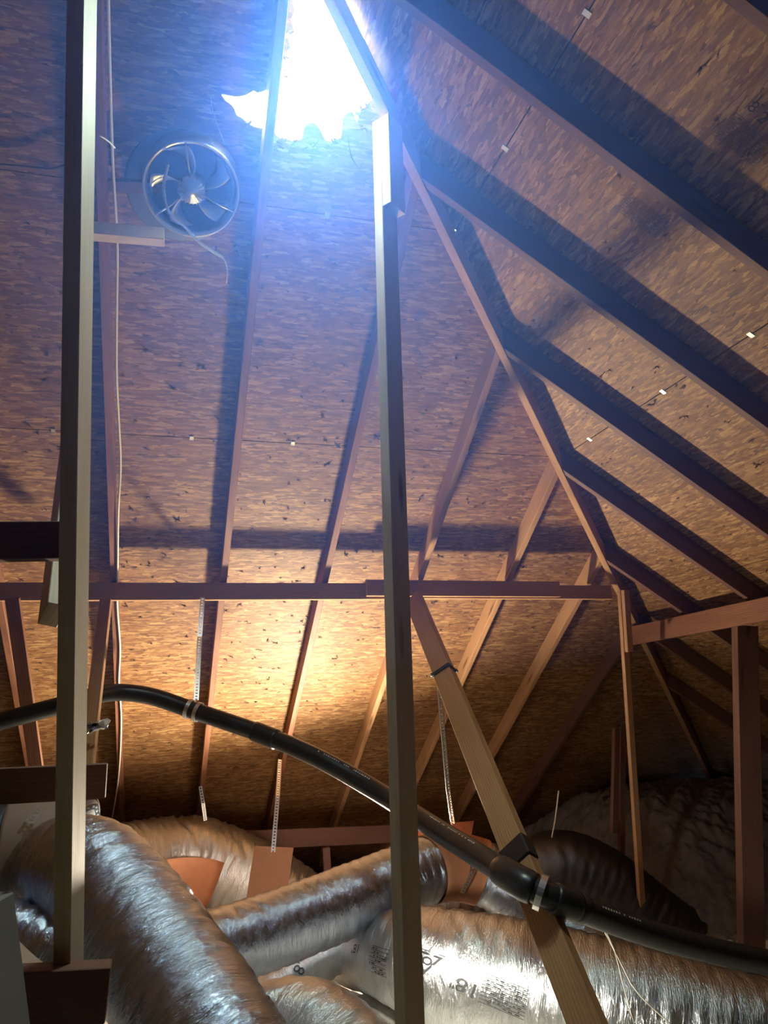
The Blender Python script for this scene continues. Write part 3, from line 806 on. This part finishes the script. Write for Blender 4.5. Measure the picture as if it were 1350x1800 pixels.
sleeve((450, 1286), (490, 1302), PR+.006); sleeve((880, 1528), (940, 1564), PR+.009); sleeve((975, 1580), (1010, 1594), PR+.007)
sleeve((1012, 1594), (1030, 1600), PR+.003)
def pipe_ring(px, py, w, name='pipe_clamp', r=PR+.004):
    i = pipe_at(px, py); T = (PS[min(i+1, len(PS)-1)]-PS[max(i-1, 0)]).normalized(); c = PS[i]
    A = T.orthogonal().normalized(); B = T.cross(A); vs = []; fs = []; n = 28
    for k in range(n):
        a = 2*math.pi*k/n; d = A*math.cos(a)+B*math.sin(a)
        vs += [c+d*r-T*w/2, c+d*(r+.003)-T*w/2, c+d*(r+.003)+T*w/2, c+d*r+T*w/2]
    for k in range(n):
        a, b = k*4, ((k+1) % n)*4
        for j in range(4): fs.append((a+j, a+(j+1) % 4, b+(j+1) % 4, b+j))
    return pydata(name, vs, fs, 'steel', pipe), c, T
pipe_ring(331, 1246, .02); pipe_ring(345, 1251, .02); pipe_ring(952, 1568, .022, 'pipe_clamp', PR+.011)
pipe_ring(447, 1284, .004, 'pipe_clamp', PR-.001)
# lettering along the pipe: fine white marks
vs = []; fs = []; rr = random.Random(2)
for (pa, pb) in (((560, 1325), (650, 1378)), ((1050, 1603), (1110, 1622)), ((760, 1448), (840, 1500))):
    i, j = pipe_at(*pa), pipe_at(*pb); seg_, st = resample(PS[i:j+1], .012)
    for k in range(len(seg_)-1):
        if rr.random() < .3: continue
        T = (seg_[k+1]-seg_[k]).normalized(); tocam = (-seg_[k]).normalized(); N_ = (tocam - T*tocam.dot(T)).normalized(); Bn = T.cross(N_)
        if Bn.z < 0: Bn = -Bn
        d = (N_*.75+Bn*.66); c = seg_[k]+d*(PR+.0006); e = T*.003; f_ = d.cross(T)*rr.uniform(.002, .004); b = len(vs)
        vs += [c-e-f_, c+e-f_, c+e+f_, c-e+f_]; fs.append((b, b+1, b+2, b+3))
o = pydata('print', vs, fs, 'white_ink', pipe); o['kind'] = 'stuff'
o['label'] = 'small white lettering on the pipe'

# ================================================================== DUCTS
def dp(*pts): return [at(*p) for p in pts]
dA = Duct('flexible_duct', dp((20, 1700, 3.6), (75, 1600, 3.35), (110, 1535, 3.1), (165, 1545, 2.9), (235, 1630, 2.7), (310, 1740, 2.5), (380, 1860, 2.3), (450, 1990, 2.15)), .185, 'foil', 'large crinkled silver duct sloping down from behind the left post', 1, wr=.007)
dB = Duct('flexible_duct', dp((250, 1725, 3.75), (360, 1675, 3.8), (480, 1634, 3.9), (600, 1588, 4.0), (700, 1548, 4.1), (780, 1523, 4.2), (850, 1535, 4.2), (910, 1572, 4.1), (990, 1640, 4.0), (1080, 1700, 3.9), (1200, 1760, 3.8), (1400, 1860, 3.7)), .165, 'foil', 'long silver duct arching over the cardboard saddle in the middle', 2, wr=.006)
dD = Duct('flexible_duct', dp((60, 1585, 5.7), (150, 1550, 5.9), (240, 1526, 6.1), (340, 1518, 6.2), (430, 1549, 6.2), (520, 1612, 6.2), (600, 1690, 6.2)), .325, 'foil_soft', 'wide tan-tinted duct arching along the back at the left', 3, wr=.024)
dE = Duct('flexible_duct', dp((500, 1672, 5.2), (590, 1680, 4.6), (655, 1677, 4.15), (740, 1688, 3.7), (830, 1712, 3.5), (950, 1742, 3.35), (1080, 1774, 3.2), (1220, 1810, 3.1), (1400, 1860, 3.0), (1600, 1920, 2.9)), lambda t: min(.262, max(.12, .13+(t-.17)*.35)), 'foil_soft', 'largest bright duct at the bottom right, printed with its size', 4, wr=.011)
dF = Duct('flexible_duct', dp((405, 1880, 3.2), (465, 1836, 3.1), (545, 1828, 2.95), (632, 1900, 2.75), (730, 2000, 2.55)), .185, 'foil_soft', 'grey silver duct at the bottom edge left of the centre post', 5, wr=.007)
dG = Duct('flexible_duct', dp((440, 1765, 4.15), (500, 1728, 4.15), (570, 1686, 4.2), (640, 1646, 4.25), (720, 1600, 4.35)), .10, 'foil_soft', 'narrow bright duct with a printed 8 tucked under the silver duct', 6, wr=.006)
dH = Duct('bare_duct', dp((-120, 1590, 2.9), (-30, 1622, 2.85), (50, 1655, 2.8), (110, 1680, 2.75), (160, 1700, 2.75)), .095, 'foil', 'bare ribbed metal duct at the lower left edge', 7, rib=.008, wr=.001, step=.006)
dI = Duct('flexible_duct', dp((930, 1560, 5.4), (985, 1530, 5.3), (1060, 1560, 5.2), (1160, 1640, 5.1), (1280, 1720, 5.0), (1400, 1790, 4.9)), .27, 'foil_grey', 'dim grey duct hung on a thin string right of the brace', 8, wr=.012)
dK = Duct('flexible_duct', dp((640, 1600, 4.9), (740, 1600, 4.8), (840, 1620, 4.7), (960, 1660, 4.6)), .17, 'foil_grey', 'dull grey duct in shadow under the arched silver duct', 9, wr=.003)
dL = Duct('flexible_duct', dp((-160, 1575, 4.6), (-40, 1578, 4.6), (60, 1580, 4.7), (130, 1600, 4.8)), .16, 'foil_soft', 'short silver duct end at the left edge above the ribbed one', 10, wr=.008)
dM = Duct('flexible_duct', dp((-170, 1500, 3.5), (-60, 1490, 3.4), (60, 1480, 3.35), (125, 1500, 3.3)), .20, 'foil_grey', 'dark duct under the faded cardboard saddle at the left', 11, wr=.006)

# printing on the ducts
dE.text('18"', 812, 1722, .075, math.pi-.2)
dE.text('18"', 625, 1672, .07, math.pi)
dG.text('8"', 527, 1700, .075, .6)
def tri_ring():
    vs = []; fs = []
    o_ = [V((-.045, .04, 0)), V((.045, .04, 0)), V((0, -.05, 0))]; i_ = [V((-.03, .031, 0)), V((.03, .031, 0)), V((0, -.032, 0))]
    vs += o_+i_; fs += [(0, 1, 4, 3), (1, 2, 5, 4), (2, 0, 3, 5)]
    b = len(vs); n = 16
    for k in range(n):
        a = 2*math.pi*k/n; vs += [V((.017*math.cos(a), .008+.017*math.sin(a), 0)), V((.010*math.cos(a), .008+.010*math.sin(a), 0))]
    for k in range(n): k2 = (k+1) % n; fs.append((b+2*k, b+2*k2, b+2*k2+1, b+2*k+1))
    b = len(vs); vs += [V((-.05, .045, 0)), V((.05, .045, 0)), V((.05, .049, 0)), V((-.05, .049, 0))]; fs.append((b, b+1, b+2, b+3))
    return vs, fs
dE.decal(*tri_ring(), 748, 1698, -.1)
def table(wd, ht, rows, seed):
    r = random.Random(seed); vs = []; fs = []
    def q(x0, y0, x1, y1):
        n = max(1, int((x1-x0)/.03)); b = len(vs)
        for k in range(n+1): x = x0+(x1-x0)*k/n; vs.extend([V((x, y0, 0)), V((x, y1, 0))])
        for k in range(n): fs.append((b+2*k, b+2*k+2, b+2*k+3, b+2*k+1))
    for k in range(rows+1):
        y = -ht/2+ht*k/rows; q(-wd/2, y, wd/2, y+.0022)
        if k < rows:
            x = -wd/2+.01
            while x < wd/2-.02:
                l = r.uniform(.006, .02)
                if r.random() < .75: q(x, y+ht/rows*.35, x+l, y+ht/rows*.68)
                x += l+r.uniform(.004, .012)
    return vs, fs
dE.decal(*table(.17, .10, 8, 1), 888, 1742, -.12)
dE.decal(*table(.12, .12, 7, 2), 665, 1690, -.1)

# cardboard saddles and hangers
def saddle(duct, pxa, pxb, a0, a1, off, mat, label, name='cardboard_saddle', th=.004):
    ua, ub = duct.find(*pxa)[0], duct.find(*pxb)[0]
    if ua > ub: ua, ub = ub, ua
    nu, na = 8, 26; vs = []; fs = []
    r0 = max(max(row) for row in duct.grid)
    for t in (0, th):
        for i in range(nu+1):
            u = ua+(ub-ua)*i/nu; k = int(min(len(duct.ps)-1, u/duct.st)); T, A, B = duct.fr[k]
            for j in range(na+1):
                a = a0+(a1-a0)*j/na; vs.append(duct.ps[k]+(A*math.cos(a)+B*math.sin(a))*(r0+off+t))
    w = na+1; n1 = (nu+1)*w
    for i in range(nu):
        for j in range(na):
            k = i*w+j; fs.append((k, k+w, k+w+1, k+1)); fs.append((n1+k, n1+k+1, n1+k+w+1, n1+k+w))
    for i in range(nu):
        for j in (0, na): k = i*w+j; fs.append((k, k+w, n1+k+w, n1+k))
    for j in range(na):
        for i in (0, nu): k = i*w+j; fs.append((k, k+1, n1+k+1, n1+k))
    o = pydata(name, vs, fs, mat, None, True); tag(o, label, 'cardboard'); return o
PI = math.pi
sB = saddle(dB, (785, 1520), (858, 1535), -PI*.95, PI*.95, -.003, 'card', 'brown cardboard saddle wrapped round the arched silver duct')
sD = saddle(dD, (288, 1560), (372, 1570), PI*.42, PI*1.6, .002, 'card', 'brown cardboard sling under the tan-tinted duct')
sM = saddle(dM, (0, 1480), (122, 1500), -PI*.6, PI*.6, .002, 'card_pale', 'faded cardboard saddle over the dark duct at the left edge')

def sheet_box(name, quad, th, mat, label, cat='cardboard'):
    q = [V(p) for p in quad]; n = (q[1]-q[0]).cross(q[3]-q[0]).normalized()*th; N_ = 6
    vs = []; fs = []
    for t in (0, 1):
        for i in range(N_+1):
            for j in range(N_+1):
                p = q[0].lerp(q[1], i/N_).lerp(q[3].lerp(q[2], i/N_), j/N_) + n*t + n.normalized()*(.012*math.sin(PI*j/N_)*(1-.4*i/N_))
                vs.append(p)
    w = N_+1; n1 = w*w
    for i in range(N_):
        for j in range(N_):
            k = i*w+j; fs.append((k, k+w, k+w+1, k+1)); fs.append((n1+k, n1+k+1, n1+k+w+1, n1+k+w))
    for i in range(N_):
        for (a, b) in ((i*w, (i+1)*w), (i*w+N_, (i+1)*w+N_), (i, i+1), (N_*w+i, N_*w+i+1)): fs.append((a, b, n1+b, n1+a))
    o = pydata(name, vs, fs, mat); tag(o, label, cat); return o
Yc = 4.95
sheet_box('cardboard_flap', (at(448, 1487, Yc), at(516, 1490, Yc), at(503, 1588, Yc-.1), at(430, 1600, Yc-.1)), .004, 'card', 'orange-brown cardboard flap hanging on a strap before the tan-tinted duct')
sheet_box('cardboard_flap', (at(722, 1462, 4.55), at(762, 1458, 4.55), at(768, 1500, 4.5), at(724, 1500, 4.5)), .004, 'card', 'small orange cardboard flap just right of the centre post')
sheet_box('cardboard_flap', (at(795, 1446, 4.6), at(833, 1443, 4.6), at(826, 1490, 4.55), at(790, 1490, 4.55)), .004, 'card', 'brown cardboard flap standing above the saddle of the arched duct')

# perforated straps
def st(pts, label, w=.02, face=(0, -1, 0)):
    o = strap('hanger_strap', pts, w, face); tag(o, label, 'strap', 'perforated hanger straps'); return o
i = pipe_at(338, 1249)
st([at(356, 1050, PY-.004), at(351, 1120, PY-.09), PS[i]+V((.012, -.03, .052))], 'metal strap holding the black pipe from the back purlin', .026)
st([at(352, 1382, 5.3), at(357, 1412, 5.3), at(361, 1442, 5.45)], 'short strap dropping onto the tan-tinted duct', .022)
st([at(492, 1335, Yc+.25), at(488, 1400, Yc+.05), at(484, 1450, Yc-.02), at(480, 1498, Yc-.03)], 'metal strap holding the hanging cardboard flap', .026)
st([at(772, 1205, 4.05), at(780, 1300, 4.2), at(788, 1390, 4.3), at(796, 1448, 4.4)], 'metal strap from the diagonal brace down to the arched duct', .026)
st([at(727, 1300, 4.8), at(728, 1360, 4.8), at(728, 1440, 4.6)], 'thin strap just right of the centre post above the pipe', .014)
uS, aS = dB.find(826, 1530)
o = strap('hanger_strap', [at(833, 1508, 3.98), at(829, 1535, 3.96), at(822, 1552, 3.97), at(812, 1570, 4.0)], .022, (0, -1, 0)); tag(o, 'strap band around the brown cardboard saddle', 'strap', 'perforated hanger straps')
o = strap('hanger_strap', [at(72, 1419, 3.12), at(52, 1446, 3.06), at(36, 1468, 3.05)], .035, (0, -.6, .8)); tag(o, 'bright perforated strap lying on the faded cardboard saddle', 'strap', 'perforated hanger straps')
st([at(162, 1398, 3.4), at(170, 1420, 3.35), at(174, 1448, 3.3)], 'curled strap behind the left post, right one of two', .018)
st([at(163, 1398, 3.45), at(159, 1420, 3.4), at(156, 1445, 3.35)], 'curled strap behind the left post, left one of two', .014)
o = tube('wire', [at(718, 1065, 4.9), at(720, 1180, 4.95), at(723, 1300, 4.9)], .0025, 'wire', None, 5, .05); tag(o, 'thin dark wire hanging from the purlin beside the centre post', 'wire')
o = tube('string', [at(982, 1390, 5.0), at(976, 1440, 5.0), at(970, 1472, 5.05)], .005, 'cable', None, 6, .03); tag(o, 'pale string holding up the dim grey duct', 'string')
o = tube('wire', [at(1060, 1632, 2.9), at(1090, 1690, 2.95), at(1120, 1745, 2.9), at(1190, 1810, 2.8)], .0025, 'cable', None, 5, .05); tag(o, 'loose pale wire over the largest duct, longer one', 'wire')
o = tube('wire', [at(1062, 1632, 2.9), at(1080, 1670, 2.92), at(1095, 1730, 2.9), at(1115, 1800, 2.85)], .002, 'cable', None, 5, .05); tag(o, 'loose pale wire over the largest duct, steeper one', 'wire')
# wires tied round the brace
def brace_tie(py, wires, r, name, label, cat, gap):
    c = on_brace(py); A = ax_w - db*ax_w.dot(db); A.normalize(); B = db.cross(A); pts = []
    w_, t_ = .055+r+.001, .0225+r+.001
    for k in range(wires*16+1):
        a = 2*PI*k/16; x = max(-1, min(1, 1.6*math.cos(a))); y = max(-1, min(1, 1.6*math.sin(a)))
        pts.append(c + A*(x*w_) + B*(y*t_) + db*(gap*k/16 + .035*math.cos(a)))
    o = tube(name, pts, r, 'wire', None, 6, None, 2); tag(o, label, cat); return o
brace_tie(1180, 2, .005, 'tie_wire', 'dark wire wound round the diagonal brace near its top', 'wire', .012)
c = on_brace(1502); A = (ax_w-db*ax_w.dot(db)).normalized(); B = db.cross(A)
bk = board('pipe_bracket', c-db*.05, c+db*.05, A, .125, .062, 'pipe', None, bevel=.006); tag(bk, 'black bracket clamped round the diagonal brace above the pipe', 'bracket')
board('bracket_arm', c+A*.0-B*.03+db*.02+V((0, -.03, 0)), c+db*.13+V((-.02, -.05, 0)), A, .03, .012, 'pipe', bk, bevel=.003)
# crumpled tape on the tan brace
vs = []; fs = []; rr = random.Random(3); cc = at(168, 1282, 3.62); n = 6
for i in range(n+1):
    for j in range(n+1): vs.append(cc+V(((i/n-.5)*.11+rr.uniform(-.008, .008), rr.uniform(-.025, .025)-.03*math.sin(PI*i/n), (.5-j/n)*.045+(i/n)*.02+rr.uniform(-.007, .007))))
for i in range(n):
    for j in range(n): k = i*(n+1)+j; fs.append((k, k+n+1, k+n+2, k+1))
o = pydata('foil_tape', vs, fs, 'steel'); o.modifiers.new('thickness', 'SOLIDIFY').thickness = .001; tag(o, 'crumpled scrap of foil tape beside the left post', 'tape')
# wooden sheet under the ribbed duct
sheet_box('plywood_scrap', (at(-120, 1640, 2.62), at(20, 1640, 2.62), at(110, 1716, 2.35), at(-60, 1760, 2.3)), .012, 'card_pale', 'tan board scrap under the bare ribbed duct', 'board')

# stencilled marks on the right slope
def stamp(body, px, py, size, rot):
    cu = bpy.data.curves.new('t', 'FONT'); cu.body = body; cu.size = size; cu.align_x = 'CENTER'; cu.align_y = 'CENTER'
    to = bpy.data.objects.new('t', cu); me = bpy.data.meshes.new_from_object(to)
    vs = [v.co.copy() for v in me.vertices]; fs = [tuple(p.vertices) for p in me.polygons]
    bpy.data.objects.remove(to); bpy.data.curves.remove(cu); bpy.data.meshes.remove(me)
    u0, v0 = uvr(on_right(px, py, HR)); c, s = math.cos(rot), math.sin(rot)
    pydata('print', [MR @ V((u0+v.x*c-v.y*s, v0+v.x*s+v.y*c, .0012)) for v in vs], fs, 'stamp_ink', ceiling)

stamp('8', 1324, 188, .055, -math.pi/2); stamp('2', 1341, 207, .055, -math.pi/2); stamp('1-', 1337, 178, .055, -math.pi/2)
def smudge(px, py, wd, ht, rows, seed):
    vs, fs = table(wd, ht, rows, seed); u0, v0 = uvr(on_right(px, py, HR))
    pydata('print', [MR @ V((u0+v.y, v0-v.x, .0012)) for v in vs], fs, 'faint_ink', ceiling)
smudge(1308, 245, .17, .10, 9, 21); smudge(940, 405, .12, .08, 7, 22); smudge(1130, 380, .20, .09, 8, 23)
# haze volume added to imitate blue lens glare around the torn hole
HZ = {'density': .72, 'aniso': .15}
if HZ['density'] > 0:
    mt = bpy.data.materials.new('glare_haze'); mt.use_nodes = True; nt = mt.node_tree; nt.nodes.clear()
    out = nt.nodes.new('ShaderNodeOutputMaterial'); vol = nt.nodes.new('ShaderNodeVolumeScatter')
    vol.inputs['Color'].default_value = (.10, .24, 1, 1); vol.inputs['Density'].default_value = HZ['density']; vol.inputs['Anisotropy'].default_value = HZ['aniso']
    g = N(nt); hc = on_back(570, 130, HR)
    ln = g.node('ShaderNodeVectorMath', operation='DISTANCE'); g.put(ln.inputs[0], g.node('ShaderNodeTexCoord').outputs['Object']); ln.inputs[1].default_value = hc
    mr = g.node('ShaderNodeMapRange', interpolation_type='SMOOTHSTEP'); g.put(mr.inputs[0], ln.outputs['Value'])
    mr.inputs[1].default_value = .0; mr.inputs[2].default_value = 2.6; mr.inputs[3].default_value = 1; mr.inputs[4].default_value = 0
    g.put(vol.inputs['Density'], g.math('MULTIPLY', g.math('POWER', mr.outputs[0], 1.1), HZ['density']))
    nt.links.new(vol.outputs[0], out.inputs['Volume'])
    z0 = .1; y_at = YH+(ZH-z0)/TP; x_at = XH+(ZH-z0)/TP; lo = -3.0
    tz = ZR-.05
    ye, xe = YH+(ZH-tz)/TP, XH+(ZH-tz)/TP
    vs = [(lo, -1.4, z0), (x_at, -1.4, z0), (x_at, y_at, z0), (lo, y_at, z0), (lo, -1.4, tz), (xe, -1.4, tz), (xe, ye, tz), (lo, ye, tz)]
    hz = pydata('haze', vs, [(3, 2, 1, 0), (4, 5, 6, 7), (0, 1, 5, 4), (1, 2, 6, 5), (2, 3, 7, 6), (3, 0, 4, 7)], mt)
    hz['kind'] = 'stuff'; tag(hz, 'blue haze volume imitating lens glare around the torn roof hole', 'haze')
